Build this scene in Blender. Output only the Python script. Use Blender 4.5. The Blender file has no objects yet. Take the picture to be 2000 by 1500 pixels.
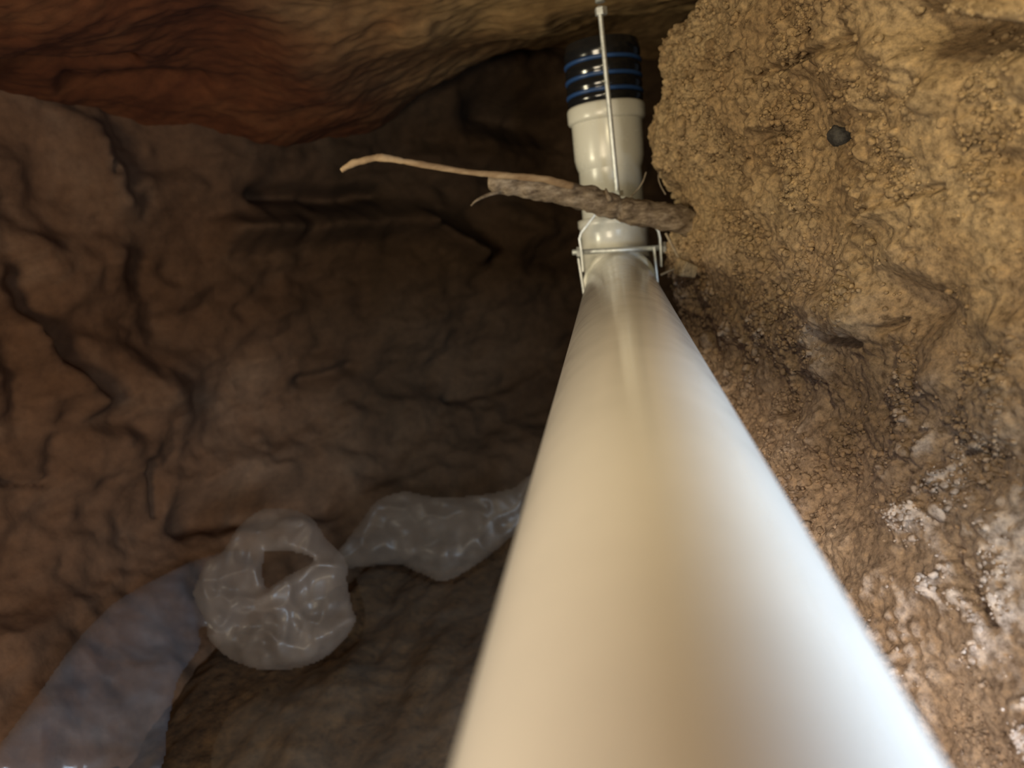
import bpy, bmesh, math, random
import numpy as np
from mathutils import Vector, Matrix

random.seed(7)
RNG = np.random.default_rng(7)
S = bpy.context.scene
COL = S.collection

# ------------------------------------------------------------------ camera
# world: Y runs along the near drain pipe, Z is up, the camera stands at the origin
FPX, W, H = 1444.0, 2000.0, 1500.0
VPX, VPY = 1190.0, 392.0                       # where the pipe's edges converge


def cam_ray(px, py):
    return Vector(((px - W / 2) / FPX, -(py - H / 2) / FPX, -1.0))


d_c = cam_ray(VPX, VPY).normalized()
e1 = cam_ray(950, 1250); e1 = (e1 - d_c * e1.dot(d_c)).normalized()
e2 = cam_ray(1702, 1250); e2 = (e2 - d_c * e2.dot(d_c)).normalized()
u_c = -(e1 + e2).normalized()
x_c = d_c.cross(u_c)
HALF = 0.5 * e1.angle(e2)
R_PIPE = 0.055
Z_PIPE = -R_PIPE / math.sin(HALF)              # height of the pipe's axis below the lens
R3 = Matrix((x_c, d_c, u_c))

cam_d = bpy.data.cameras.new('camera')
cam_d.sensor_width = 36.0
cam_d.lens = FPX * 36.0 / W
cam_d.clip_start = 0.005
cam_d.dof.use_dof = True
cam_d.dof.focus_distance = 0.66
cam_d.dof.aperture_fstop = 5.2
cam = bpy.data.objects.new('camera', cam_d)
COL.objects.link(cam)
cam.matrix_world = R3.to_4x4()
S.camera = cam


def at(px, py, Y):
    """point of the place seen at a pixel, Y metres along the pipe"""
    r = R3 @ cam_ray(px, py)
    return r * (Y / r.y)


def at_z(px, py, z):
    r = R3 @ cam_ray(px, py)
    return r * (z / r.z)


R3N = np.array(R3)


def project(P):
    """pixel of world points (N,3) - used to find where a feature lies on a wall"""
    c = P @ R3N                                 # world -> camera
    dz = np.minimum(c[:, 2], -1e-3)
    px = W / 2 + FPX * c[:, 0] / -dz
    py = H / 2 - FPX * c[:, 1] / -dz
    bad = c[:, 2] > -0.02
    px[bad] = -9999; py[bad] = -9999
    return px, py


# ------------------------------------------------------------------ world, lights, exposure
w = bpy.data.worlds.new('world'); S.world = w; w.use_nodes = True
w.node_tree.nodes['Background'].inputs[0].default_value = (0.75, 0.85, 1.0, 1)
w.node_tree.nodes['Background'].inputs[1].default_value = 0.05


def light(name, kind, loc, target, energy, color, **kw):
    l = bpy.data.lights.new(name, kind); l.energy = energy; l.color = color
    for k, v in kw.items():
        setattr(l, k, v)
    o = bpy.data.objects.new(name, l); COL.objects.link(o)
    o.location = loc
    o.rotation_euler = (Vector(target) - Vector(loc)).to_track_quat('-Z', 'Y').to_euler()
    return o


# the lamp hung under the roof beside the camera, turned to the bank
light('work_lamp', 'SPOT', (0.02, -0.14, 0.27), (0.23, 0.94, -0.06), 11.5, (0.98, 0.83, 0.50),
      spot_size=math.radians(86), spot_blend=1.0, shadow_soft_size=0.03)
# a second lamp hung under the roof on the left, turned to the riser
light('hung_lamp', 'SPOT', (-0.72, 0.84, 0.03), (0.12, 1.28, 0.10), 12.0, (1.0, 0.90, 0.62),
      spot_size=math.radians(60), spot_blend=0.9, shadow_soft_size=0.08)
# daylight from the open side of the pit, behind the camera on the right
light('daylight_opening', 'AREA', (0.385, -0.15, -0.19), (0.17, 0.35, -0.30), 7.4, (0.62, 0.80, 1.0),
      shape='RECTANGLE', size=0.18, size_y=0.24, spread=math.radians(110))
# added warm fill, left behind the camera, to lighten the pipe and walls
light('warm_fill', 'AREA', (-0.55, -0.45, 0.02), (-0.05, 0.5, -0.15), 11.5, (1.0, 0.84, 0.60),
      shape='RECTANGLE', size=0.5, size_y=0.3)

vs = S.view_settings
vs.view_transform = 'Standard'; vs.look = 'None'; vs.exposure = 0.0; vs.gamma = 1.0
vs.use_curve_mapping = False

# ------------------------------------------------------------------ noise
_perm = RNG.permutation(256).astype(np.int32); _perm = np.concatenate([_perm, _perm, _perm])
_grad = RNG.normal(size=(256, 3)); _grad /= np.linalg.norm(_grad, axis=1, keepdims=True)


def pnoise(P):
    i = np.floor(P).astype(np.int32); f = P - i; i &= 255
    u = f * f * f * (f * (f * 6 - 15) + 10)
    out = np.zeros(len(P))
    for dx in (0, 1):
        wx = u[:, 0] if dx else 1 - u[:, 0]
        hx = _perm[i[:, 0] + dx]
        for dy in (0, 1):
            wy = u[:, 1] if dy else 1 - u[:, 1]
            hy = _perm[hx + i[:, 1] + dy]
            for dz in (0, 1):
                wz = u[:, 2] if dz else 1 - u[:, 2]
                g = _grad[_perm[hy + i[:, 2] + dz] & 255]
                dot = g[:, 0] * (f[:, 0] - dx) + g[:, 1] * (f[:, 1] - dy) + g[:, 2] * (f[:, 2] - dz)
                out += wx * wy * wz * dot
    return out * 1.5


def fbm(P, freq, octaves=4, gain=0.5, seed=0.0):
    a, t, q = 1.0, np.zeros(len(P)), P * freq + seed
    for _ in range(octaves):
        t += a * pnoise(q); q = q * 2.03 + 7.1; a *= gain
    return t


def cells(P, freq, seed=0.0):
    """distance to the nearest of scattered points: rounded lumps"""
    q = P * freq + seed
    i = np.floor(q).astype(np.int32); f = q - i
    best = np.full(len(P), 9.0)
    for dx in (-1, 0, 1):
        for dy in (-1, 0, 1):
            for dz in (-1, 0, 1):
                h = _perm[(_perm[(_perm[(i[:, 0] + dx) & 255] + i[:, 1] + dy) & 255] + i[:, 2] + dz) & 255]
                o = _grad[h] * 0.5 + 0.5
                v = np.stack([dx + o[:, 0] - f[:, 0], dy + o[:, 1] - f[:, 1], dz + o[:, 2] - f[:, 2]], 1)
                best = np.minimum(best, (v * v).sum(1))
    return np.sqrt(best)


def sstep(a, b, x):
    t = np.clip((x - a) / (b - a), 0, 1)
    return t * t * (3 - 2 * t)


def seg_gauss(px, py, x0, y0, x1, y1, r0):
    """soft bump along the segment between two spots"""
    dx, dy = x1 - x0, y1 - y0
    L = dx * dx + dy * dy
    t = np.clip(((px - x0) * dx + (py - y0) * dy) / L, 0, 1) if L else 0 * px
    q = (px - x0 - t * dx) ** 2 + (py - y0 - t * dy) ** 2
    return np.exp(-q / (r0 * r0))


# ------------------------------------------------------------------ helpers
def link(name, me, mat, parent=None, smooth=True):
    o = bpy.data.objects.new(name, me); COL.objects.link(o)
    if mat:
        me.materials.clear(); me.materials.append(mat)
    if smooth:
        me.polygons.foreach_set('use_smooth', np.ones(len(me.polygons), dtype=bool))
    if parent:
        o.parent = parent
    return o


def tag(o, label, cat, group=None):
    o['label'] = label; o['category'] = cat
    if group:
        o['group'] = group
    return o


def thing(name, loc, label, cat, group=None):
    o = bpy.data.objects.new(name, None); COL.objects.link(o)
    o.location = loc; o.empty_display_size = 0.02
    bpy.context.view_layer.update()
    return tag(o, label, cat, group)


def keep(child, parent):
    """parent without moving (the roots are only translated)"""
    child.parent = parent
    child.matrix_parent_inverse = Matrix.Translation(-parent.location)
    return child


def mesh_np(name, V, F):
    me = bpy.data.meshes.new(name)
    n, k = F.shape
    me.vertices.add(len(V)); me.vertices.foreach_set('co', np.ascontiguousarray(V, dtype=np.float32).ravel())
    me.loops.add(n * k); me.loops.foreach_set('vertex_index', np.ascontiguousarray(F, dtype=np.int32).ravel())
    me.polygons.add(n)
    me.polygons.foreach_set('loop_start', np.arange(0, n * k, k, dtype=np.int32))
    me.update(calc_edges=True); me.validate()
    return me


def grid_faces(nu, nv, flip=False, wrap=False):
    nvv = nv if wrap else nv - 1
    a = (np.arange(nu - 1)[:, None] * nv + np.arange(nvv)[None, :]).ravel()
    b = (np.arange(nu - 1)[:, None] * nv + (np.arange(nvv)[None, :] + 1) % nv).ravel()
    F = np.stack([a, b, b + nv, a + nv], 1)
    return F[:, ::-1] if flip else F


def grid_normals(P, nu, nv):
    Q = P.reshape(nu, nv, 3)
    n = np.cross(np.gradient(Q, axis=0), np.gradient(Q, axis=1)).reshape(-1, 3)
    return n / np.maximum(np.linalg.norm(n, axis=1, keepdims=True), 1e-9)


def sweep(name, pts, radii, mat, parent=None, seg=24, caps=True, up=None, squash=None, noise=0.0, nfreq=60, twist=None):
    """round tube along points with a radius each; closed at both ends"""
    pts = [Vector(p) for p in pts]
    n = len(pts); V = []
    t0 = (pts[1] - pts[0]).normalized()
    ref = Vector(up) if up else (Vector((0, 0, 1)) if abs(t0.z) < 0.9 else Vector((1, 0, 0)))
    side = t0.cross(ref).normalized(); nor = side.cross(t0)
    for i in range(n):
        t = (pts[min(i + 1, n - 1)] - pts[max(i - 1, 0)])
        if t.length < 1e-9:
            t = t0.copy()
        t.normalize()
        side = (side - t * side.dot(t)).normalized(); nor = side.cross(t)
        r = radii[i] if hasattr(radii, '__len__') else radii
        for k in range(seg):
            a = 2 * math.pi * k / seg
            s2 = squash or 1.0
            V.append(pts[i] + side * (math.cos(a) * r) + nor * (math.sin(a) * r * s2))
    V = np.array([tuple(v) for v in V])
    if noise:
        c = np.repeat(np.array([tuple(p) for p in pts]), seg, 0)
        k = 1 + noise * fbm(V, nfreq, 3)
        V = c + (V - c) * k[:, None]
    F = grid_faces(n, seg, wrap=True)
    me = bpy.data.meshes.new(name)
    faces = [tuple(int(q) for q in f) for f in F]
    if caps:
        faces.append(tuple(range(seg)))
        faces.append(tuple(reversed(range((n - 1) * seg, n * seg))))
    me.from_pydata([tuple(v) for v in V], [], faces); me.update()
    bm = bmesh.new(); bm.from_mesh(me); bmesh.ops.recalc_face_normals(bm, faces=bm.faces); bm.to_mesh(me); bm.free()
    o = link(name, me, mat)
    for p in me.polygons:
        if len(p.vertices) > 4:
            p.use_smooth = False
    if parent:
        keep(o, parent)
    return o


def lathe(name, origin, axis, prof, mat, parent=None, seg=64):
    """profile of (distance along axis, radius) turned about the axis; sharp corners are doubled rings"""
    axis = Vector(axis).normalized(); origin = Vector(origin)
    s = axis.orthogonal().normalized(); t = axis.cross(s)
    V, F = [], []
    for h, r in prof:
        for k in range(seg):
            a = 2 * math.pi * k / seg
            V.append(origin + axis * h + (s * math.cos(a) + t * math.sin(a)) * r)
    n = len(prof)
    for i in range(n - 1):
        if prof[i] == prof[i + 1]:
            continue
        for k in range(seg):
            k2 = (k + 1) % seg
            F.append((i * seg + k, i * seg + k2, (i + 1) * seg + k2, (i + 1) * seg + k))
    F.append(tuple(reversed(range(seg)))); F.append(tuple(range((n - 1) * seg, n * seg)))
    me = bpy.data.meshes.new(name); me.from_pydata([tuple(v) for v in V], [], F); me.update()
    o = link(name, me, mat)
    me.polygons[-1].use_smooth = False; me.polygons[-2].use_smooth = False
    if parent:
        keep(o, parent)
    return o


def sharp(*pr):
    out = []
    for p in pr:
        out += [p, p]
    return out


def strap(name, pts, wdir, width, thick, mat, parent, bevel=0.0006):
    """flat metal band: the path is its centre line, wdir the direction of its width"""
    pts = [Vector(p) for p in pts]; wd = Vector(wdir).normalized(); n = len(pts)
    V, F = [], []
    for i, p in enumerate(pts):
        t = (pts[min(i + 1, n - 1)] - pts[max(i - 1, 0)]).normalized()
        nn = t.cross(wd).normalized()
        for a, b in ((-1, -1), (1, -1), (1, 1), (-1, 1)):
            V.append(p + wd * (a * width / 2) + nn * (b * thick / 2))
    for i in range(n - 1):
        for k in range(4):
            k2 = (k + 1) % 4
            F.append((i * 4 + k, i * 4 + k2, i * 4 + 4 + k2, i * 4 + 4 + k))
    F.append((3, 2, 1, 0)); F.append(tuple((n - 1) * 4 + k for k in range(4)))
    me = bpy.data.meshes.new(name); me.from_pydata([tuple(v) for v in V], [], F); me.update()
    bm = bmesh.new(); bm.from_mesh(me); bmesh.ops.recalc_face_normals(bm, faces=bm.faces); bm.to_mesh(me); bm.free()
    o = link(name, me, mat, smooth=False)
    m = o.modifiers.new('bevel', 'BEVEL'); m.width = bevel; m.segments = 2; m.limit_method = 'ANGLE'
    return keep(o, parent)


def catmull(pts, n):
    pts = [np.array(p, float) for p in pts]
    P = [2 * pts[0] - pts[1]] + pts + [2 * pts[-1] - pts[-2]]
    out = []
    m = len(pts) - 1
    for j in range(n):
        s = j / (n - 1) * m; i = min(int(s), m - 1); t = s - i
        a, b, c, d = P[i], P[i + 1], P[i + 2], P[i + 3]
        out.append(0.5 * (2 * b + (c - a) * t + (2 * a - 5 * b + 4 * c - d) * t * t + (3 * b - a - 3 * c + d) * t ** 3))
    return np.array(out)


# ------------------------------------------------------------------ materials
def mat(name, base, rough=0.5, metallic=0.0, spec=0.5):
    m = bpy.data.materials.new(name); m.use_nodes = True
    b = m.node_tree.nodes['Principled BSDF']
    b.inputs['Base Color'].default_value = (*base, 1)
    b.inputs['Roughness'].default_value = rough
    b.inputs['Metallic'].default_value = metallic
    b.inputs['Specular IOR Level'].default_value = spec
    return m, m.node_tree, b


def nd(nt, kind, **kw):
    n = nt.nodes.new(kind)
    for k, v in kw.items():
        if k in n.inputs:
            n.inputs[k].default_value = v
        else:
            setattr(n, k, v)
    return n


def ramp(nt, fac, stops):
    r = nt.nodes.new('ShaderNodeValToRGB')
    while len(r.color_ramp.elements) < len(stops):
        r.color_ramp.elements.new(0.5)
    for e, (p, c) in zip(r.color_ramp.elements, stops):
        e.position = p; e.color = (*c, 1)
    nt.links.new(fac, r.inputs[0])
    return r.outputs[0]


def noise_fac(nt, co, scale, detail=5, rough=0.6, dist=0.0):
    n = nd(nt, 'ShaderNodeTexNoise', Scale=scale, Detail=detail, Roughness=rough, Distortion=dist)
    nt.links.new(co, n.inputs['Vector'])
    return n.outputs[0]


def soil(name, stops, scale=7.0, fine=160.0, bump=0.8, bdist=0.002, rough=0.95, lower=None, axis=2, r0=0.06, r1=-0.26, grain=1.0):
    m, nt, b = mat(name, (0.2, 0.15, 0.1), rough, 0, 0.25)
    co = nd(nt, 'ShaderNodeNewGeometry').outputs['Position']
    c = ramp(nt, noise_fac(nt, co, scale, 6, 0.62, 0.6), stops)
    if lower:                                  # second tone along one axis; in bank and left wall it paints light
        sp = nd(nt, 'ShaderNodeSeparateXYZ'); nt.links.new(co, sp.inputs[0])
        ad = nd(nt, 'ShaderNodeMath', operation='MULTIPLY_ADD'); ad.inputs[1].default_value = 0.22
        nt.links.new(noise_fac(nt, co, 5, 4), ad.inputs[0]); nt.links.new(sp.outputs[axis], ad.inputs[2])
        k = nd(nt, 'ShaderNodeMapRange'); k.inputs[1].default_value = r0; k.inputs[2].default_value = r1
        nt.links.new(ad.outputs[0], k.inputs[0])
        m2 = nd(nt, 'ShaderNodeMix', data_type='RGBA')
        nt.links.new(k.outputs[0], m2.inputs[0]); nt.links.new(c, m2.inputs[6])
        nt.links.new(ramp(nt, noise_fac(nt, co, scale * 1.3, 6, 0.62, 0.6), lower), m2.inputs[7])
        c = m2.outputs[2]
    # mineral grain; contrast raised to paint in small shadows between crumbs
    g = ramp(nt, noise_fac(nt, co, fine, 3, 0.7), [(0.30, tuple(1 - grain * v for v in (0.54, 0.57, 0.60))), (0.49, (1, 1, 1)), (0.72, tuple(1 + grain * v for v in (0.60, 0.56, 0.46)))])
    mx = nd(nt, 'ShaderNodeMix', data_type='RGBA', blend_type='MULTIPLY'); mx.inputs[0].default_value = 1.0
    nt.links.new(c, mx.inputs[6]); nt.links.new(g, mx.inputs[7])
    nt.links.new(mx.outputs[2], b.inputs['Base Color'])
    bn = noise_fac(nt, co, fine * 1.3, 6, 0.7)
    bp = nd(nt, 'ShaderNodeBump', Strength=bump, Distance=bdist)
    nt.links.new(bn, bp.inputs['Height']); nt.links.new(bp.outputs[0], b.inputs['Normal'])
    return m


M = {}
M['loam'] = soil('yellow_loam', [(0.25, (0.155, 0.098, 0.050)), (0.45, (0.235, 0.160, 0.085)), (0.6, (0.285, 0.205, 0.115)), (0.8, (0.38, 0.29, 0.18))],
                 lower=[(0.25, (0.24, 0.160, 0.115)), (0.45, (0.36, 0.255, 0.195)), (0.62, (0.46, 0.345, 0.28)), (0.8, (0.60, 0.49, 0.42))])  # pinker soil low in the bank, its paleness painted daylight
M['clod'] = soil('loam_clod', [(0.25, (0.22, 0.150, 0.080)), (0.5, (0.29, 0.215, 0.125)), (0.8, (0.40, 0.31, 0.20))], scale=30)
M['grain'] = soil('loam_grain', [(0.3, (0.20, 0.140, 0.08)), (0.5, (0.28, 0.21, 0.13)), (0.75, (0.46, 0.37, 0.26))], scale=90)
M['dark_soil'] = soil('dark_soil', [(0.25, (0.026, 0.0135, 0.0062)), (0.5, (0.046, 0.0265, 0.0140)), (0.75, (0.080, 0.050, 0.030))], scale=3.2, fine=60, bump=0.4, bdist=0.004,
                      lower=[(0.25, (0.082, 0.037, 0.017)), (0.5, (0.135, 0.069, 0.037)), (0.75, (0.205, 0.124, 0.076))], axis=0, r0=-0.45, r1=-0.80, grain=0.3)  # lighter towards the left, the brighter light there put into the colour
M['left_soil'] = soil('left_soil', [(0.25, (0.105, 0.066, 0.044)), (0.5, (0.155, 0.104, 0.074)), (0.75, (0.21, 0.152, 0.112))], scale=3.2, fine=60, bump=0.4, bdist=0.004)
M['floor'] = soil('floor_soil', [(0.25, (0.028, 0.0135, 0.005)), (0.5, (0.048, 0.025, 0.010)), (0.75, (0.080, 0.046, 0.020))], scale=4, fine=70)
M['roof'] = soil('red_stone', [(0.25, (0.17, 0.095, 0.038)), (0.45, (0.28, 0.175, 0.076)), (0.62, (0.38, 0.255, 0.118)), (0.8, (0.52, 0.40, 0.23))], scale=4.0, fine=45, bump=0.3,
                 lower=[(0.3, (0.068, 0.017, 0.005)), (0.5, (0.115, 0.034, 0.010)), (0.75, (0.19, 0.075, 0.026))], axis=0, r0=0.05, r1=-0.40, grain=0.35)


def pvc(name, base, rough):
    m, nt, b = mat(name, base, rough, 0, 0.5)
    co = nd(nt, 'ShaderNodeTexCoord').outputs['Object']
    c = ramp(nt, noise_fac(nt, co, 9.0, 5, 0.6), [(0.3, tuple(v * 0.93 for v in base)), (0.55, base), (0.8, tuple(min(1, v * 1.02) for v in base))])
    nt.links.new(c, b.inputs['Base Color'])
    r = ramp(nt, noise_fac(nt, co, 40.0, 4, 0.6), [(0.3, (rough * 0.8,) * 3), (0.7, (rough * 1.3,) * 3)])
    nt.links.new(r, b.inputs['Roughness'])
    return m


M['pvc'] = pvc('white_pvc', (0.80, 0.775, 0.735), 0.16)
M['pvc_fit'] = pvc('ivory_pvc', (0.60, 0.585, 0.525), 0.24)
M['rubber'] = mat('black_rubber', (0.008, 0.009, 0.011), 0.16, 0, 0.7)[0]
M['blue'] = mat('blue_rubber', (0.018, 0.055, 0.17), 0.35, 0, 0.5)[0]


def zinc():
    m, nt, b = mat('zinc_steel', (0.62, 0.64, 0.64), 0.48, 0.7)
    co = nd(nt, 'ShaderNodeTexCoord').outputs['Object']
    c = ramp(nt, noise_fac(nt, co, 120, 4), [(0.3, (0.46, 0.48, 0.48)), (0.7, (0.72, 0.74, 0.74))])
    nt.links.new(c, b.inputs['Base Color'])
    return m


M['zinc'] = zinc()


def barkm(name, stops, sc, bump):
    m, nt, b = mat(name, (0.2, 0.14, 0.1), 0.85, 0, 0.25)
    co = nd(nt, 'ShaderNodeTexCoord').outputs['Object']
    mp = nd(nt, 'ShaderNodeMapping'); mp.inputs['Scale'].default_value = (0.35, 1, 1)
    nt.links.new(co, mp.inputs[0])
    f = noise_fac(nt, mp.outputs[0], sc, 6, 0.68)
    nt.links.new(ramp(nt, f, stops), b.inputs['Base Color'])
    bp = nd(nt, 'ShaderNodeBump', Strength=bump, Distance=0.002)
    nt.links.new(f, bp.inputs['Height']); nt.links.new(bp.outputs[0], b.inputs['Normal'])
    return m


M['bark'] = barkm('root_bark', [(0.32, (0.050, 0.032, 0.018)), (0.5, (0.15, 0.108, 0.070)), (0.7, (0.30, 0.235, 0.165))], 130, 0.9)
M['core'] = barkm('root_core', [(0.3, (0.13, 0.075, 0.036)), (0.5, (0.22, 0.142, 0.076)), (0.75, (0.32, 0.23, 0.135))], 70, 0.3)
M['fibre'] = barkm('root_fibre', [(0.3, (0.16, 0.12, 0.08)), (0.7, (0.36, 0.29, 0.20))], 90, 0.3)
M['slate'] = soil('grey_stone', [(0.3, (0.030, 0.028, 0.026)), (0.7, (0.065, 0.060, 0.055))], scale=60)


def film(name, tint, opacity, rough=0.22, gloss=0.06):
    m = bpy.data.materials.new(name); m.use_nodes = True
    nt = m.node_tree; nt.nodes.clear()
    out = nd(nt, 'ShaderNodeOutputMaterial')
    tr = nd(nt, 'ShaderNodeBsdfTransparent'); tr.inputs[0].default_value = (0.93, 0.92, 0.90, 1)
    df = nd(nt, 'ShaderNodeBsdfDiffuse'); df.inputs[0].default_value = (*tint, 1)
    tl = nd(nt, 'ShaderNodeBsdfTranslucent'); tl.inputs[0].default_value = (*tint, 1)
    gl = nd(nt, 'ShaderNodeBsdfGlossy', Roughness=rough); gl.inputs[0].default_value = (1, 1, 1, 1)
    co = nd(nt, 'ShaderNodeTexCoord').outputs['Object']
    a = nd(nt, 'ShaderNodeMixShader'); a.inputs[0].default_value = 0.4
    nt.links.new(df.outputs[0], a.inputs[1]); nt.links.new(tl.outputs[0], a.inputs[2])
    bq = nd(nt, 'ShaderNodeMixShader')
    # milky haze of the polythene, a little uneven
    o = ramp(nt, noise_fac(nt, co, 16, 4), [(0.3, (opacity * 0.65,) * 3), (0.7, (min(1, opacity * 1.35),) * 3)])
    nt.links.new(o, bq.inputs[0])
    nt.links.new(tr.outputs[0], bq.inputs[1]); nt.links.new(a.outputs[0], bq.inputs[2])
    c = nd(nt, 'ShaderNodeMixShader'); c.inputs[0].default_value = gloss
    nt.links.new(bq.outputs[0], c.inputs[1]); nt.links.new(gl.outputs[0], c.inputs[2])
    bp = nd(nt, 'ShaderNodeBump', Strength=0.15, Distance=0.004)
    nt.links.new(noise_fac(nt, co, 45, 4, 0.6, 0.8), bp.inputs['Height'])
    for s in (df, tl, gl):
        nt.links.new(bp.outputs[0], s.inputs['Normal'])
    nt.links.new(c.outputs[0], out.inputs[0])
    return m


M['film'] = film('clear_polythene', (0.36, 0.29, 0.24), 0.26, 0.38, 0.016)
M['film_dim'] = film('hazy_polythene', (0.34, 0.28, 0.23), 0.17, 0.4, 0.012)
M['film_thin'] = film('thin_polythene', (0.45, 0.38, 0.30), 0.10, 0.35, 0.02)
M['film_blue'] = film('bluish_polythene', (0.36, 0.38, 0.44), 0.25, 0.24, 0.03)  # bluish tint paints in the daylight reaching the tail

# ------------------------------------------------------------------ right bank of soil (wall_right)
def structure(o):
    o['kind'] = 'structure'
    return o


def build_right_wall():
    plan = [(0.62, 0.0), (0.39, 0.05), (0.33, 0.18), (0.235, 0.50), (0.160, 0.85), (0.108, 1.12), (0.125, 1.24), (0.30, 1.36), (0.75, 1.50)]
    fine = catmull(plan, 4000)
    sl = np.concatenate([[0], np.cumsum(np.linalg.norm(np.diff(fine, axis=0), axis=1))])
    # more columns where the bank shows small
    dens = np.where(fine[:, 1] < 0.1, 0.25, np.where(fine[:, 1] < 1.22, 0.75 + 0.9 * np.clip(fine[:, 1], 0, 1.2), 0.5))
    cum = np.concatenate([[0], np.cumsum(np.diff(sl) * dens[1:])]); cum /= cum[-1]
    nu, nv = 620, 760
    idx = np.interp(np.linspace(0, 1, nu), cum, np.arange(4000))
    ux = np.interp(idx, np.arange(4000), fine[:, 0]); uy = np.interp(idx, np.arange(4000), fine[:, 1])
    z = np.linspace(-0.68, 0.42, nv)
    X = np.repeat(ux, nv); Y = np.repeat(uy, nv); Z = np.tile(z, nu)
    # outline of the bank's far corner
    prof = [(1420, -20), (1372, 30), (1330, 62), (1308, 100), (1322, 150), (1326, 190), (1292, 235), (1284, 270), (1296, 320), (1334, 370), (1360, 410),
            (1356, 450), (1334, 490), (1340, 540), (1352, 590), (1372, 660), (1420, 760)]
    pp = sorted([(at(a, b, 1.13).z, at(a, b, 1.13).x) for a, b in prof])
    off = np.interp(Z, [p[0] for p in pp], [p[1] for p in pp]) - 0.112
    X += off * sstep(0.72, 1.12, Y) * (1 - 0.4 * sstep(1.3, 1.5, Y))
    # the foot of the bank runs out under the pipe
    foot = np.clip(-0.20 - Z, 0, 1)
    X -= 0.42 * foot + 0.3 * foot * foot
    X -= 0.130 * np.exp(-((Y - 0.17) / 0.09) ** 2 - ((Z + 0.05) / 0.125) ** 2)     # unseen bulge added beside the camera to keep daylight off the far pipe
    P = np.stack([X, Y, Z], 1)
    N = grid_normals(P, nu, nv)
    if N[nu // 2 * nv + nv // 2, 0] > 0:
        N = -N
    px, py = project(P)
    d = 0.014 * fbm(P, 7, 2) + 0.007 * fbm(P, 17, 2, seed=3.3)
    lump = sstep(-0.15, 0.30, fbm(P, 11, 3, seed=9.1))
    lump2 = sstep(-0.15, 0.30, fbm(P, 15, 3, seed=21.0))
    wob = np.stack([fbm(P, 60, 3, seed=q) for q in (1, 2, 3)], 1)
    dome = lambda c: np.clip(1 - (c / 0.72) ** 2, 0, 1)
    c0 = cells(P + 0.006 * wob, 19, 2.2)
    d += (1 - lump) * 0.016 * np.clip(0.60 - c0, 0, 0.22)                        # blocky pieces
    d += lump * 0.0105 * dome(cells(P + 0.0025 * wob, 46, 0.3)) * (0.35 + 0.65 * lump2)   # clods
    d += lump2 * 0.0060 * dome(cells(P + 0.0015 * wob, 92, 4.4))
    d += (0.25 + 0.75 * lump) * 0.0030 * dome(cells(P + 0.0008 * wob, 190, 6.1))
    d += 0.0016 * fbm(P, 120, 4, gain=0.65, seed=5.0)
    g = lambda x0, y0, x1, y1, r: seg_gauss(px, py, x0, y0, x1, y1, r)
    feats = [
        (1800, 60, 1960, 75, 40, -0.040), (1940, 5, 2000, 15, 28, 0.030), (1757, 92, 1790, 110, 34, 0.020), (1660, 118, 1690, 125, 22, 0.012),
        (1480, 150, 1690, 72, 9, -0.014), (1540, 115, 1640, 95, 26, 0.010), (1640, 262, 1642, 266, 15, -0.030), (1655, 298, 1660, 305, 8, -0.012),
        (1495, 262, 1550, 250, 11, -0.014), (1520, 325, 1540, 330, 9, -0.010), (1500, 240, 1540, 220, 18, 0.012), (1835, 190, 1850, 170, 26, 0.016),
        (1730, 405, 1745, 400, 17, 0.016), (1660, 430, 1840, 360, 9, -0.010), (1760, 580, 1800, 600, 48, -0.024), (1640, 600, 1700, 610, 42, 0.020),
        (1630, 655, 1690, 668, 9, -0.024), (1560, 585, 1620, 580, 22, 0.008), (1735, 640, 1750, 630, 8, -0.020), (1620, 712, 1625, 720, 18, 0.010),
        (1620, 770, 1615, 830, 8, -0.010), (1895, 820, 1915, 825, 6, -0.010), (1560, 850, 1590, 840, 40, 0.008), (1890, 1090, 1955, 1210, 13, -0.018),
        (1960, 900, 1960, 960, 40, -0.012), (1830, 740, 1860, 720, 36, 0.010), (1930, 1350, 1920, 1420, 12, -0.012), (1790, 1020, 1830, 1005, 22, 0.012),
        (1650, 945, 1660, 1000, 9, -0.009), (1530, 800, 1545, 806, 10, -0.012), (1400, 470, 1500, 400, 40, 0.010), (1460, 80, 1480, 40, 30, 0.010),
        (1960, 640, 1990, 630, 30, 0.010), (1900, 300, 1960, 330, 30, -0.012), (1345, 130, 1350, 150, 16, 0.010), (1310, 255, 1315, 275, 18, 0.008)]
    for x0, y0, x1, y1, r, a in feats:
        d += a * g(x0, y0, x1, y1, r)
    # smooth pans between the crumbly patches
    P2 = P + N * d[:, None]
    P2 += 0.002 * np.stack([fbm(P, 33, 2, seed=s) for s in (11, 12, 13)], 1)
    me = mesh_np('wall_right', P2, grid_faces(nu, nv))
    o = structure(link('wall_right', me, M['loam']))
    N2 = grid_normals(P2, nu, nv)
    if (N2 * N).sum() < 0:
        N2 = -N2
    return o, P2, N2, nu, nv, lump


wall_right, WP, WN, WNU, WNV, WL = build_right_wall()


# ------------------------------------------------------------------ the other walls, ceiling and floor
BACKPLAN = [(-1.05, -0.7), (-1.04, 0.2), (-0.99, 0.75), (-0.93, 1.08), (-0.84, 1.34), (-0.60, 1.60), (-0.22, 1.86), (0.2, 2.0), (0.9, 2.0)]


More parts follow.
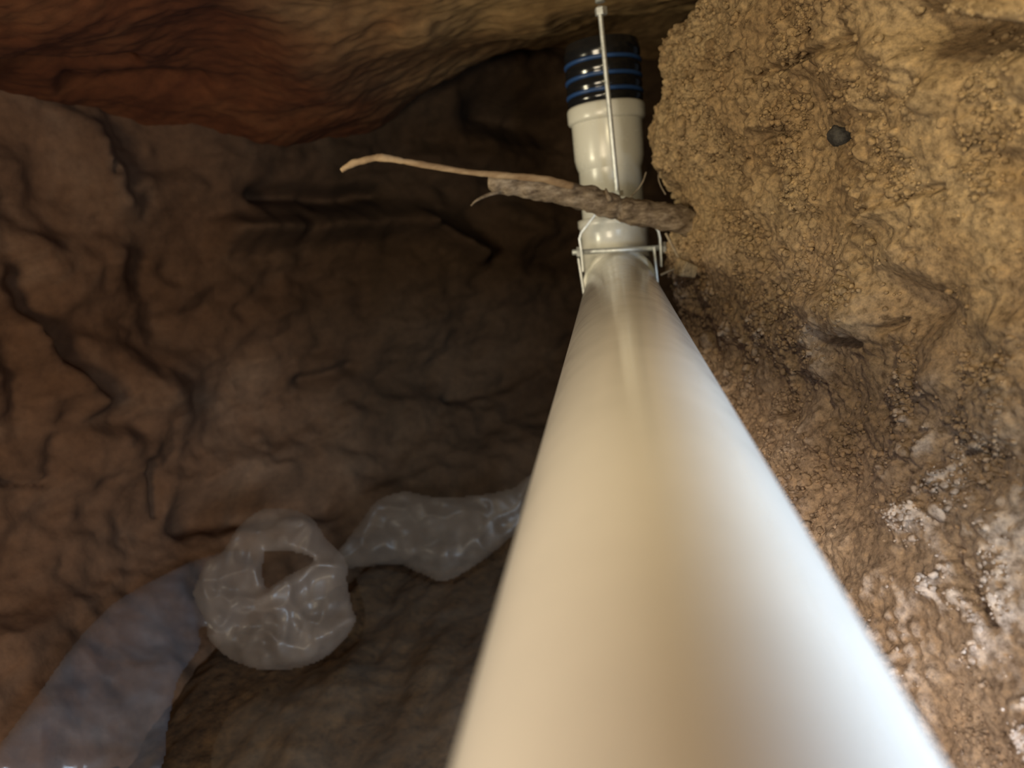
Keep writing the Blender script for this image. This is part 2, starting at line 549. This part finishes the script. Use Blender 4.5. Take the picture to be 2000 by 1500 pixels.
def build_left_back():
    fine = catmull(BACKPLAN, 3000)
    sl = np.concatenate([[0], np.cumsum(np.linalg.norm(np.diff(fine, axis=0), axis=1))])
    nu, nv = 520, 260
    t = np.interp(np.linspace(0, 1, nu), np.linspace(0, 1, 9), np.array([0, .05, .14, .27, .42, .57, .72, .87, 1.0]))
    ux = np.interp(t * sl[-1], sl, fine[:, 0]); uy = np.interp(t * sl[-1], sl, fine[:, 1])
    z = np.linspace(-0.78, 0.60, nv)
    X = np.repeat(ux, nv); Y = np.repeat(uy, nv); Z = np.tile(z, nu)
    foot = np.clip(-0.34 - Z, 0, 1) ** 1.4
    cx, cy = 0.1, 0.4
    X += (cx - X) * foot * 0.9; Y += (cy - Y) * foot * 0.9
    P = np.stack([X, Y, Z], 1); N = grid_normals(P, nu, nv)
    if N[(nu // 2) * nv + nv // 2, 1] > 0:
        N = -N
    px, py = project(P)
    PS = P * np.array([1, 1, 1.8])
    d = 0.06 * fbm(PS, 2.2, 2) + 0.026 * fbm(PS, 6, 3, seed=4.0) + 0.009 * fbm(P, 22, 3, seed=8)
    feats = [
        (490, 382, 740, 378, 17, -0.07), (620, 400, 690, 392, 16, -0.05), (430, 455, 560, 450, 24, 0.08), (620, 445, 800, 430, 26, 0.09),
        (820, 440, 930, 495, 17, 0.08), (880, 370, 960, 470, 26, -0.022), (950, 215, 1080, 240, 45, -0.14), (1000, 480, 1060, 450, 26, 0.03),
        (40, 540, 120, 690, 24, -0.036), (130, 690, 170, 740, 20, -0.022), (60, 640, 170, 790, 26, 0.04), (5, 690, 60, 800, 20, -0.022),
        (255, 520, 320, 640, 24, -0.03), (150, 810, 260, 830, 24, -0.028), (120, 860, 110, 930, 18, -0.02), (20, 940, 100, 943, 7, -0.02),
        (285, 905, 320, 990, 9, -0.03), (380, 1000, 640, 965, 34, -0.07), (160, 270, 200, 400, 40, 0.04), (250, 730, 330, 790, 30, 0.035),
        (185, 330, 186, 345, 6, -0.02), (180, 425, 182, 428, 7, -0.02), (600, 745, 690, 715, 14, -0.03), (880, 770, 1000, 745, 14, -0.03), (470, 600, 480, 620, 14, -0.02)]
    for x0, y0, x1, y1, r, a in feats:
        d += a * seg_gauss(px, py, x0, y0, x1, y1, r)
    P2 = P + N * d[:, None]
    cut = int(np.argmin(np.abs(t * sl[-1] - sl[np.argmin(np.abs(fine[:, 1] - 1.40))])))
    a = P2.reshape(nu, nv, 3)
    wl = structure(link('wall_left', mesh_np('wall_left', a[:cut + 1].reshape(-1, 3), grid_faces(cut + 1, nv)), M['dark_soil']))
    wb = structure(link('wall_back', mesh_np('wall_back', a[cut:].reshape(-1, 3), grid_faces(nu - cut, nv)), M['dark_soil']))
    return wl, wb


build_left_back()


def build_ceiling():
    nu, nv = 340, 340
    x = np.linspace(-1.25, 0.95, nu); y = np.interp(np.linspace(0, 1, nv), [0, .15, .8, 1], [-0.7, 0.6, 1.75, 2.25])
    X = np.repeat(x, nv); Y = np.tile(y, nu)
    h = 0.315 + 0.05 * sstep(1.48, 1.75, Y) * sstep(-0.55, -0.15, X)
    h -= 0.13 * sstep(1.15, 1.75, Y) * sstep(-0.15, -0.65, X) * 1.0
    h -= 0.008 * np.exp(-((Y - 1.28) / 0.14) ** 2)
    P = np.stack([X, Y, h], 1)
    px, py = project(P)
    d = 0.035 * fbm(P, 3.0, 2, seed=2) + 0.009 * fbm(P * np.array([0.8, 1.0, 1]), 9, 2, seed=6) + 0.003 * fbm(P, 45, 2)
    for x0, y0, x1, y1, r, a in [(1000, 40, 1060, 35, 20, -0.012), (780, 45, 830, 50, 14, -0.012), (0, 130, 260, 130, 12, 0.03), (130, 165, 400, 180, 16, 0.02)]:
        d += a * seg_gauss(px, py, x0, y0, x1, y1, r)
    d *= 1 - 0.7 * np.exp(-(((X - 0.0) ** 2 + (Y - 1.25) ** 2) / 0.02))
    P[:, 2] += d
    return structure(link('ceiling', mesh_np('ceiling', P, grid_faces(nu, nv)), M['roof']))


build_ceiling()


def floor_z(X, Y):
    P = np.stack([np.atleast_1d(X), np.atleast_1d(Y), np.zeros(np.size(X))], 1)
    return -0.65 + 0.03 * fbm(P, 2.5, 2, seed=14) + 0.018 * fbm(P * np.array([2.2, 0.7, 1]), 6, 3, seed=15)


def build_floor():
    nu, nv = 300, 300
    x = np.linspace(-1.2, 0.8, nu); y = np.linspace(-0.8, 2.1, nv)
    X = np.repeat(x, nv); Y = np.tile(y, nu)
    P = np.stack([X, Y, floor_z(X, Y)], 1)
    P[:, 2] += 0.004 * fbm(P, 45, 3)
    return structure(link('floor', mesh_np('floor', P, grid_faces(nu, nv)), M['floor']))


build_floor()

# ------------------------------------------------------------------ drain pipe and its fittings
ZP = Z_PIPE
Y_END = 1.235
pipe = lathe('drain_pipe', (0, -0.55, ZP), (0, 1, 0),
             [(0.0, R_PIPE)] + [(t, R_PIPE) for t in (0.4, 0.8, 1.2, 1.6)] + sharp((Y_END + 0.55, R_PIPE)), M['pvc'], seg=128)
tag(pipe, 'long white plastic drain pipe running away from the camera', 'pipe')

Y_RISE = 1.318
lean = (at(1178, 120, 1.335) - at(1199, 420, Y_RISE)).normalized()
r0 = at(1199, 440, Y_RISE)
fit = thing('riser_pipe', (0, Y_END, ZP), 'pale upright riser pipe with elbow and collar at the far pipe end', 'pipe fitting')
# elbow: socket, bend, socket
pth, rad = [], []
def ring(p, r): pth.append(Vector(p)); rad.append(r)
RE = 0.0575
ring((0, Y_END, ZP), R_PIPE + 0.0006); ring((0, Y_END + 0.0002, ZP), 0.0610); ring((0, Y_END + 0.008, ZP), 0.0612)
ring((0, Y_END + 0.010, ZP), 0.0588); ring((0, Y_END + 0.022, ZP), 0.0585)
bend0 = Vector((0, Y_END + 0.022, ZP)); top0 = r0 - lean * 0.012
for i in range(1, 16):
    t = i / 16
    c1, c2 = bend0 + Vector((0, 0.040, 0)), top0 - lean * 0.045
    p = bend0 * (1 - t) ** 3 + c1 * 3 * t * (1 - t) ** 2 + c2 * 3 * t * t * (1 - t) + top0 * t ** 3
    ring(p, RE)
ring(top0, 0.0585); ring(top0 + lean * 0.010, 0.0588); ring(top0 + lean * 0.012, 0.0612); ring(top0 + lean * 0.024, 0.0612)
ring(top0 + lean * 0.026, 0.0535)
sweep('elbow', pth, rad, M['pvc_fit'], fit, seg=72, up=(1, 0, 0))
zc = lambda py: (at(1190, py, 1.325) - r0).dot(lean)
lathe('riser_tube', r0, lean, [(0.0, 0.0528)] + sharp((zc(318), 0.0528)), M['pvc_fit'], fit, seg=72)
cp = lathe('coupling', r0, lean, sharp((zc(332), 0.0532)) + [(zc(322), 0.0562), (zc(308), 0.0585), (zc(240), 0.0592)] + sharp((zc(236), 0.0592)), M['pvc_fit'], fit, seg=72)
col_ = lathe('collar', r0, lean, [(zc(240), 0.0600)] + [(zc(237), 0.0636), (zc(233), 0.0650), (zc(212), 0.0652), (zc(208), 0.0640)] + sharp((zc(206), 0.0620)), M['pvc_fit'], seg=72)
keep(col_, cp)

slv = thing('rubber_sleeve', r0 + lean * zc(206), 'black rubber sleeve with blue rings on top of the riser pipe', 'pipe sleeve')
prof = [(zc(205.6), 0.0605)]
for a, hh in ((195, 8), (169, 11), (138, 12), (103, 15)):
    for q in range(9):
        u_ = -1 + q / 4
        prof.append((zc(a - u_ * hh), 0.0612 + 0.0022 * (1 - u_ * u_)))
prof += sharp((zc(82), 0.0605))
lathe('sleeve_body', r0, lean, prof, M['rubber'], slv, seg=72)
for a in (184, 154, 122):
    h0, h1 = zc(a + 4.5), zc(a - 4.5); hm = (h0 + h1) / 2
    lathe('blue_ring', r0, lean, [(h0, 0.0600), (h0 + 0.0012, 0.0640), (hm, 0.0646), (h1 - 0.0012, 0.0640), (h1, 0.0600)], M['blue'], slv, seg=72)

# ------------------------------------------------------------------ clevis hanger
YH = 1.20
hg = thing('pipe_hanger', (0, YH, 0.30), 'galvanised steel clevis hanger with threaded rod holding the drain pipe', 'pipe hanger')
rt, rb = at(1171, 12, YH), at(1212, 436, YH)
n_r = 160
pts = [rt + (rb - rt) * (i / (n_r - 1)) for i in range(n_r)]
sweep('threaded_rod', pts, [0.0036 + (0.0003 if i % 2 else 0) for i in range(n_r)], M['zinc'], hg, seg=14)
rdir = (rb - rt).normalized()
an = at(1174, 22, YH)
sweep('anchor_sleeve', [an - rdir * 0.075, an - rdir * 0.012], 0.0072, M['zinc'], hg, seg=18)


def hexnut(name, c, axis, r, h, parent):
    axis = Vector(axis).normalized(); o = lathe(name, Vector(c) - axis * h / 2, axis,
                                                sharp((0, r * 0.93), (h * 0.12, r), (h * 0.88, r), (h, r * 0.93)), M['zinc'], parent, seg=6)
    o.data.polygons.foreach_set('use_smooth', np.zeros(len(o.data.polygons), dtype=bool))
    return o


hexnut('nut', an, rdir, 0.0092, 0.011, hg)
hexnut('nut', at(1206, 378, YH), rdir, 0.0095, 0.008, hg)
hexnut('nut', at(1208, 398, YH), rdir, 0.0095, 0.008, hg)
WY = (0, 1, 0)
yt = at(1207, 388, YH)
strap('yoke', [at(1139, 530, YH), at(1136, 490, YH), at(1132, 466, YH), at(1135, 455, YH), at(1166, 415, YH), at(1180, 392, YH), yt + Vector((-0.010, 0, 0.0)),
               yt + Vector((0.010, 0, 0.0)), at(1240, 390, YH), at(1262, 415, YH), at(1286, 452, YH), at(1289, 466, YH), at(1290, 490, YH), at(1291, 520, YH)],
      WY, 0.024, 0.0030, M['zinc'], hg)
# lower band around the pipe
cps = [at(1139, 470, YH), at(1141, 520, YH)]
cxm = Vector((0, YH, ZP)); rr = R_PIPE + 0.0035
u = [Vector((-rr - 0.001, YH, ZP + 0.058)), Vector((-rr - 0.0005, YH, ZP + 0.03))]
for i in range(25):
    a = math.pi + math.pi * i / 24
    u.append(cxm + Vector((math.cos(a) * rr, 0, math.sin(a) * rr)))
u += [Vector((rr + 0.0005, YH, ZP + 0.03)), Vector((rr + 0.001, YH, ZP + 0.058))]
strap('band', u, WY, 0.026, 0.0030, M['zinc'], hg)
bl, br = at(1118, 493, YH), at(1296, 484, YH)
cb = sweep('cross_bolt', [bl, br], 0.0042, M['zinc'], hg, seg=16)
bd = (br - bl).normalized()
hexnut('bolt_head', br + bd * 0.001, bd, 0.0098, 0.0055, cb)
hexnut('nut', bl + bd * 0.010, bd, 0.0085, 0.006, cb)

# ------------------------------------------------------------------ broken root
DR = 1.10
root = thing('broken_root', at(1352, 432, DR), 'broken root with peeled pale tip crossing in front of the riser', 'root')
bk = [(1372, 446, 1.13), (1352, 434, DR), (1300, 424, 1.09), (1240, 414, 1.085), (1190, 402, 1.08), (1140, 386, 1.075), (1080, 373, 1.07), (1010, 362, 1.065), (966, 357, 1.06), (955, 356, 1.06)]
cpts = catmull([tuple(at(*b)) for b in bk], 90)
rpx = np.interp(np.linspace(0, 1, 90), np.linspace(0, 1, 10), [26, 27, 26, 24.5, 23.5, 23, 21.5, 20.5, 18, 12]) / FPX * 1.08
ii = np.linspace(0, 1, 90)
rpx *= 1 - 0.28 * np.exp(-((ii - 0.40) / 0.012) ** 2) - 0.10 * np.exp(-((ii - 0.27) / 0.015) ** 2)
sweep('bark', cpts, rpx, M['bark'], root, seg=36, noise=0.20, nfreq=70)
ck = [(1120, 364, 1.06), (1060, 350, 1.052), (965, 341, 1.048), (900, 334, 1.045), (800, 317, 1.04), (745, 308, 1.04), (705, 314, 1.04), (682, 323, 1.04), (667, 333, 1.04)]
cc = catmull([tuple(at(*b)) for b in ck], 80)
cr = np.interp(np.linspace(0, 1, 80), np.linspace(0, 1, 9), [7, 7, 6, 5.5, 6, 7.2, 6.6, 6.6, 4]) / FPX * 1.05
cr *= 1 - 0.25 * np.exp(-((np.linspace(0, 1, 80) - 0.52) / 0.012) ** 2)
sweep('peeled_core', cc, cr, M['core'], root, seg=18, noise=0.22, nfreq=75)
sp_ = catmull([tuple(at(*b)) for b in [(975, 374, 1.055), (950, 382, 1.05), (930, 392, 1.05), (920, 402, 1.05)]], 14)
sweep('splinter', sp_, np.interp(np.linspace(0, 1, 14), [0, 1], [0.0032, 0.0008]), M['bark'], root, seg=10)
sp_ = catmull([tuple(at(*b)) for b in [(1192, 392, 1.064), (1186, 378, 1.060), (1183, 368, 1.06)]], 8)
sweep('splinter', sp_, np.interp(np.linspace(0, 1, 8), [0, 1], [0.0040, 0.0012]), M['bark'], root, seg=8)

fibres = [
    ([(1300, 455, 1.10), (1312, 478, 1.10), (1328, 508, 1.10), (1338, 528, 1.11)], 2.6, 'thin pale rootlet hanging under the broken root beside the bolt head'),
    ([(1290, 537, 1.10), (1312, 527, 1.10), (1330, 521, 1.10), (1345, 520, 1.12)], 2.2, 'short straw-like rootlet touching the angular clod'),
    ([(1262, 336, 1.14), (1255, 356, 1.14), (1244, 372, 1.14), (1232, 384, 1.13)], 1.2, 'hair-thin rootlet right of the riser above the broken root'),
    ([(1290, 318, 1.13), (1286, 345, 1.12), (1290, 362, 1.12), (1300, 380, 1.12)], 1.3, 'fine rootlet dangling along the edge of the yellow bank'),
    ([(1745, 1140, 0), (1762, 1200, 0), (1800, 1330, 0), (1830, 1420, 0)], 2.0, None)]
for f, r, lab in fibres:
    if not lab:
        continue
    q = catmull([tuple(at(*b)) for b in f], 20)
    tag(sweep('rootlet', q, r / FPX * 1.1, M['fibre'], seg=8), lab, 'rootlet', 'loose rootlets')

# ------------------------------------------------------------------ stones and clods
def clod_mesh(name, sub, seed, flat=0.75, amp=0.35):
    bm = bmesh.new(); bmesh.ops.create_icosphere(bm, subdivisions=sub, radius=1.0)
    V = np.array([tuple(v.co) for v in bm.verts])
    k = 1 + amp * fbm(V, 1.1, 2, seed=seed * 3.7)
    V = V * k[:, None] * np.array([1, 0.85, flat])
    for v, c in zip(bm.verts, V):
        v.co = c
    me = bpy.data.meshes.new(name); bm.to_mesh(me); bm.free()
    me.polygons.foreach_set('use_smooth', np.ones(len(me.polygons), dtype=bool))
    return me


clods = [clod_mesh('clod', 2, i) for i in range(8)]
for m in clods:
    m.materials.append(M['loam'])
PX, PY = project(WP)
inview = np.where((PX > 1295) & (PX < 2010) & (PY > -10) & (PY < 1510) & (WP[:, 1] < 1.2) & (WP[:, 1] > 0.15))[0]
wgt = 0.15 + WL[inview]; wgt /= wgt.sum()
pick = RNG.choice(inview, 285, replace=False, p=wgt)
for j, k in enumerate(pick):
    p, n = WP[k], WN[k]
    o = bpy.data.objects.new('clod', clods[j % 8]); COL.objects.link(o)
    s = float(np.clip(RNG.lognormal(math.log(8.0), 0.5), 4.5, 24)) / FPX * p[1]
    o.location = p - n * s * 0.25
    o.rotation_euler = RNG.uniform(0, 6.28, 3); o.scale = (s, s * RNG.uniform(.75, 1.1), s * RNG.uniform(.7, 1))
    o.parent = wall_right

# loose crumbs, too small to pick apart one by one
cw = (0.06 + WL[inview]) * (0.05 + sstep(-0.05, 0.40, fbm(WP[inview], 22, 3, seed=44.0))) * (0.25 + WP[inview, 1]) ** -1.0
cw /= cw.sum()


def crumbs(ng, sub, med, lo, hi):
    ico = clod_mesh('crumb', sub, 3)
    iv = np.array([tuple(v.co) for v in ico.vertices]); ifc = np.array([tuple(p.vertices) for p in ico.polygons])
    pk = RNG.choice(inview, ng, p=cw)
    sz = np.clip(RNG.lognormal(math.log(med), 0.40, ng), lo, hi) / FPX * WP[pk, 1]
    ang = RNG.uniform(0, 6.28, (ng, 2))
    ca, sa, cb_, sb = np.cos(ang[:, 0]), np.sin(ang[:, 0]), np.cos(ang[:, 1]), np.sin(ang[:, 1])
    Rz = np.zeros((ng, 3, 3)); Rz[:, 0, 0] = ca; Rz[:, 0, 1] = -sa; Rz[:, 1, 0] = sa; Rz[:, 1, 1] = ca; Rz[:, 2, 2] = 1
    Rx = np.zeros((ng, 3, 3)); Rx[:, 0, 0] = 1; Rx[:, 1, 1] = cb_; Rx[:, 1, 2] = -sb; Rx[:, 2, 1] = sb; Rx[:, 2, 2] = cb_
    GV = np.einsum('nij,vj->nvi', Rz @ Rx, iv) * sz[:, None, None] + (WP[pk] + WN[pk] * (sz * RNG.uniform(-0.35, 0.45, ng))[:, None] + RNG.normal(0, 0.001, (ng, 3)))[:, None, :]
    GF = ifc[None] + (np.arange(ng) * len(iv))[:, None, None]
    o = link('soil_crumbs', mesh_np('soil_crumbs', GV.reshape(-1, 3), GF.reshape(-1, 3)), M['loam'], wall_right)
    o['kind'] = 'stuff'


crumbs(13000, 1, 2.8, 1.4, 5.0)
crumbs(5500, 2, 5.6, 3.5, 10.0)


def on_wall(px, py):
    k = int(np.argmin((PX - px) ** 2 + (PY - py) ** 2 + 1e6 * (WP[:, 1] > 1.25)))
    return Vector(WP[k]), Vector(WN[k])


def stone(name, px, py, rpx, m, label, cat, seed, sub=3, sink=0.3, sc=(1, 1, 1), rot=(0, 0, 0), amp=0.3):
    p, n = on_wall(px, py)
    s = rpx / FPX * p.y
    me = clod_mesh(name, sub, seed, 0.8, amp)
    o = link(name, me, m); o.location = p - n * s * sink
    o.scale = Vector(sc) * s; o.rotation_euler = rot
    return tag(o, label, cat)


stone('stone', 1640, 264, 27, M['slate'], 'dark grey stone stuck in a hole in the yellow bank', 'stone', 31, sink=0.1, rot=(0.4, 0.9, 0.2))
# angular clod at the bank's corner
bm = bmesh.new(); bmesh.ops.create_cube(bm, size=1.0)
for v in bm.verts:
    v.co += Vector(RNG.uniform(-0.14, 0.14, 3))
bmesh.ops.bevel(bm, geom=bm.edges[:], offset=0.08, segments=1, affect='EDGES')
me = bpy.data.meshes.new('angular_clod'); bm.to_mesh(me); bm.free()
o = link('angular_clod', me, M['clod'], smooth=False); o.location = at(1341, 526, 1.035); o.scale = (0.024, 0.022, 0.019); o.rotation_euler = (0.2, 0.35, 0.5)
tag(o, 'small angular yellow clod at the corner of the bank, below the root', 'clod')

# ------------------------------------------------------------------ polythene sheeting on the floor
def in_poly(px, py, poly):
    ins = np.zeros(len(px), bool); n = len(poly)
    for i in range(n):
        x0, y0 = poly[i]; x1, y1 = poly[(i + 1) % n]
        c = ((y0 > py) != (y1 > py)) & (px < (x1 - x0) * (py - y0) / (y1 - y0 + 1e-9) + x0)
        ins ^= c
    return ins


def edge_dist(px, py, poly):
    best = np.full(len(px), 1e9); n = len(poly)
    for i in range(n):
        x0, y0 = poly[i]; x1, y1 = poly[(i + 1) % n]
        dx, dy = x1 - x0, y1 - y0
        t = np.clip(((px - x0) * dx + (py - y0) * dy) / (dx * dx + dy * dy + 1e-9), 0, 1)
        best = np.minimum(best, np.hypot(px - x0 - t * dx, py - y0 - t * dy))
    return best


def film_part(name, poly, depth_fn, m, parent, holes=(), puff=0.05, reach=70, crease=0.02, cf=9.0, step=4, back=0.0, seed=0.0):
    """a crumpled sheet with the given outline, lying at its own distance, bulging and creased; with `back` it has a rear layer too"""
    sm = [tuple(q) for q in catmull(poly + [poly[0]], len(poly) * 8)[:-1]]
    xs = np.array([p[0] for p in sm]); ys = np.array([p[1] for p in sm])
    gx = np.arange(xs.min() - step, xs.max() + step, step); gy = np.arange(ys.min() - step, ys.max() + step, step)
    GX, GY = np.meshgrid(gx, gy, indexing='ij'); px, py = GX.ravel(), GY.ravel()
    ins = in_poly(px, py, sm)
    ed = edge_dist(px, py, sm)
    # pull the cells just outside onto the outline so that the hem is clean
    hsm = []
    for h in holes:
        hs = [tuple(q) for q in catmull(h + [h[0]], len(h) * 8)[:-1]]
        hin = in_poly(px, py, hs); hd = edge_dist(px, py, hs)
        ins &= ~hin; ed = np.minimum(ed, hd * 2.5 + reach * 0.25)
    nx, ny = GX.shape
    I = ins.reshape(nx, ny)
    ray = np.stack([(px - W / 2) / FPX, -(py - H / 2) / FPX, -np.ones(len(px))], 1) @ R3N.T
    Y0 = depth_fn(px, py)
    base = ray * (Y0 / ray[:, 1])[:, None]
    b = np.sqrt(np.clip(ed / reach, 0, 1) * (2 - np.clip(ed / reach, 0, 1)))
    q = base.copy()
    qw = q + 0.02 * np.stack([fbm(q, 9, 2, seed=seed + k) for k in range(3)], 1)
    cr = 1.4 * cells(qw, cf * 1.5, seed) - 0.6
    cr2 = 1.4 * cells(qw, cf * 3.6, seed + 5) - 0.6
    lift = b * (puff + crease * cr + crease * 0.45 * cr2)
    rn = ray / np.linalg.norm(ray, axis=1, keepdims=True)
    layers = [base - rn * lift[:, None]]
    if back:
        layers.append(base + rn * (b * (back + crease * 0.6 * cr2))[:, None])
    quad = I[:-1, :-1] & I[1:, :-1] & I[1:, 1:] & I[:-1, 1:]
    a, c = np.where(quad)
    F0 = np.stack([a * ny + c, (a + 1) * ny + c, (a + 1) * ny + c + 1, a * ny + c + 1], 1)
    V = np.concatenate(layers); F = np.concatenate([F0 + i * len(px) for i in range(len(layers))])
    used = np.unique(F); mp = np.full(len(V), -1); mp[used] = np.arange(len(used))
    me = mesh_np(name, V[used], mp[F])
    o = link(name, me, m)
    sm_ = o.modifiers.new('smooth', 'SMOOTH'); sm_.factor = 0.5; sm_.iterations = 2
    return keep(o, parent)


from mathutils.bvhtree import BVHTree
_trees = []
for nm in ('floor', 'wall_left', 'wall_back'):
    me_ = bpy.data.objects[nm].data
    _trees.append(BVHTree.FromPolygons([v.co for v in me_.vertices], [tuple(p.vertices) for p in me_.polygons]))


def ground_depth(px, py):
    """how far along the ground lies"""
    r = (R3 @ cam_ray(px, py)).normalized(); best = 9.0
    for t in _trees:
        h = t.ray_cast(Vector((0, 0, 0)), r)
        if h[0] is not None:
            best = min(best, h[0].y)
    return best


def on_floor(dz, lo=None, hi=None, y0=0, y1=1):
    """resting on the ground (evened out), never sunk into it"""
    gx = np.arange(-120, 1160, 40); gy = np.arange(860, 1600, 40)
    G = np.array([[ground_depth(x, y) for y in gy] for x in gx])
    for _ in range(3):
        p = np.pad(G, 1, mode='edge')
        G = np.minimum(G, (p[:-2, 1:-1] + p[2:, 1:-1] + p[1:-1, :-2] + p[1:-1, 2:]) / 4)

    def f(px, py):
        u = np.clip((px - gx[0]) / 40, 0, len(gx) - 1.001); v = np.clip((py - gy[0]) / 40, 0, len(gy) - 1.001)
        i = u.astype(int); j = v.astype(int); a = u - i; b = v - j
        d = G[i, j] * (1 - a) * (1 - b) + G[i + 1, j] * a * (1 - b) + G[i, j + 1] * (1 - a) * b + G[i + 1, j + 1] * a * b - dz
        if lo is not None:
            d = np.minimum(d, np.interp(py, [y0, y1], [lo, hi]))
        return d
    return f


sheet = thing('plastic_sheet', at_z(560, 1250, -0.64), 'crumpled clear plastic sheeting lying on the dark floor left of the pipe', 'plastic sheet')
film_part('sheet_tail', [(-40, 1500), (60, 1370), (140, 1260), (215, 1180), (300, 1130), (400, 1085), (490, 1080), (500, 1180), (440, 1240), (395, 1225), (390, 1270),
                         (350, 1330), (330, 1420), (300, 1520), (120, 1530), (-40, 1530)],
          on_floor(0.05), M['film_blue'], sheet, puff=0.03, reach=60, crease=0.014, cf=7, seed=2.0)
film_part('crumpled_fold', [(372, 1160), (400, 1095), (430, 1078), (462, 1030), (505, 995), (560, 990), (610, 1010), (640, 1050), (670, 1080), (682, 1108), (680, 1135), (692, 1190),
                            (698, 1215), (665, 1262), (610, 1300), (520, 1312), (450, 1290), (405, 1250), (402, 1225)],
          on_floor(0.07, 1.06, 0.90, 980, 1310), M['film'], sheet,
          holes=[[(520, 1078), (532, 1079), (570, 1080), (604, 1090), (608, 1096), (600, 1102), (560, 1122), (530, 1142), (524, 1146), (520, 1142), (515, 1115)]], puff=0.055, reach=65, crease=0.040, cf=8, back=0.04, seed=4.0)
film_part('sheet_lobe', [(650, 1085), (700, 1020), (735, 975), (790, 958), (850, 968), (930, 965), (1000, 950), (1040, 925), (1040, 1010), (990, 1060), (940, 1100), (870, 1138), (815, 1120), (770, 1105), (660, 1112)],
          on_floor(0.06, 1.30, 1.18, 940, 1130), M['film_dim'], sheet, puff=0.05, reach=60, crease=0.022, cf=8, back=0.03, seed=7.0)
film_part('thin_fold', [(690, 1120), (760, 1110), (870, 1140), (950, 1100), (1000, 1070), (980, 1160), (930, 1300), (880, 1520), (760, 1530), (600, 1530), (420, 1530), (440, 1400), (560, 1330), (680, 1270), (710, 1210)],
          on_floor(0.035), M['film_thin'], sheet, puff=0.015, reach=40, crease=0.010, cf=7, seed=9.0)
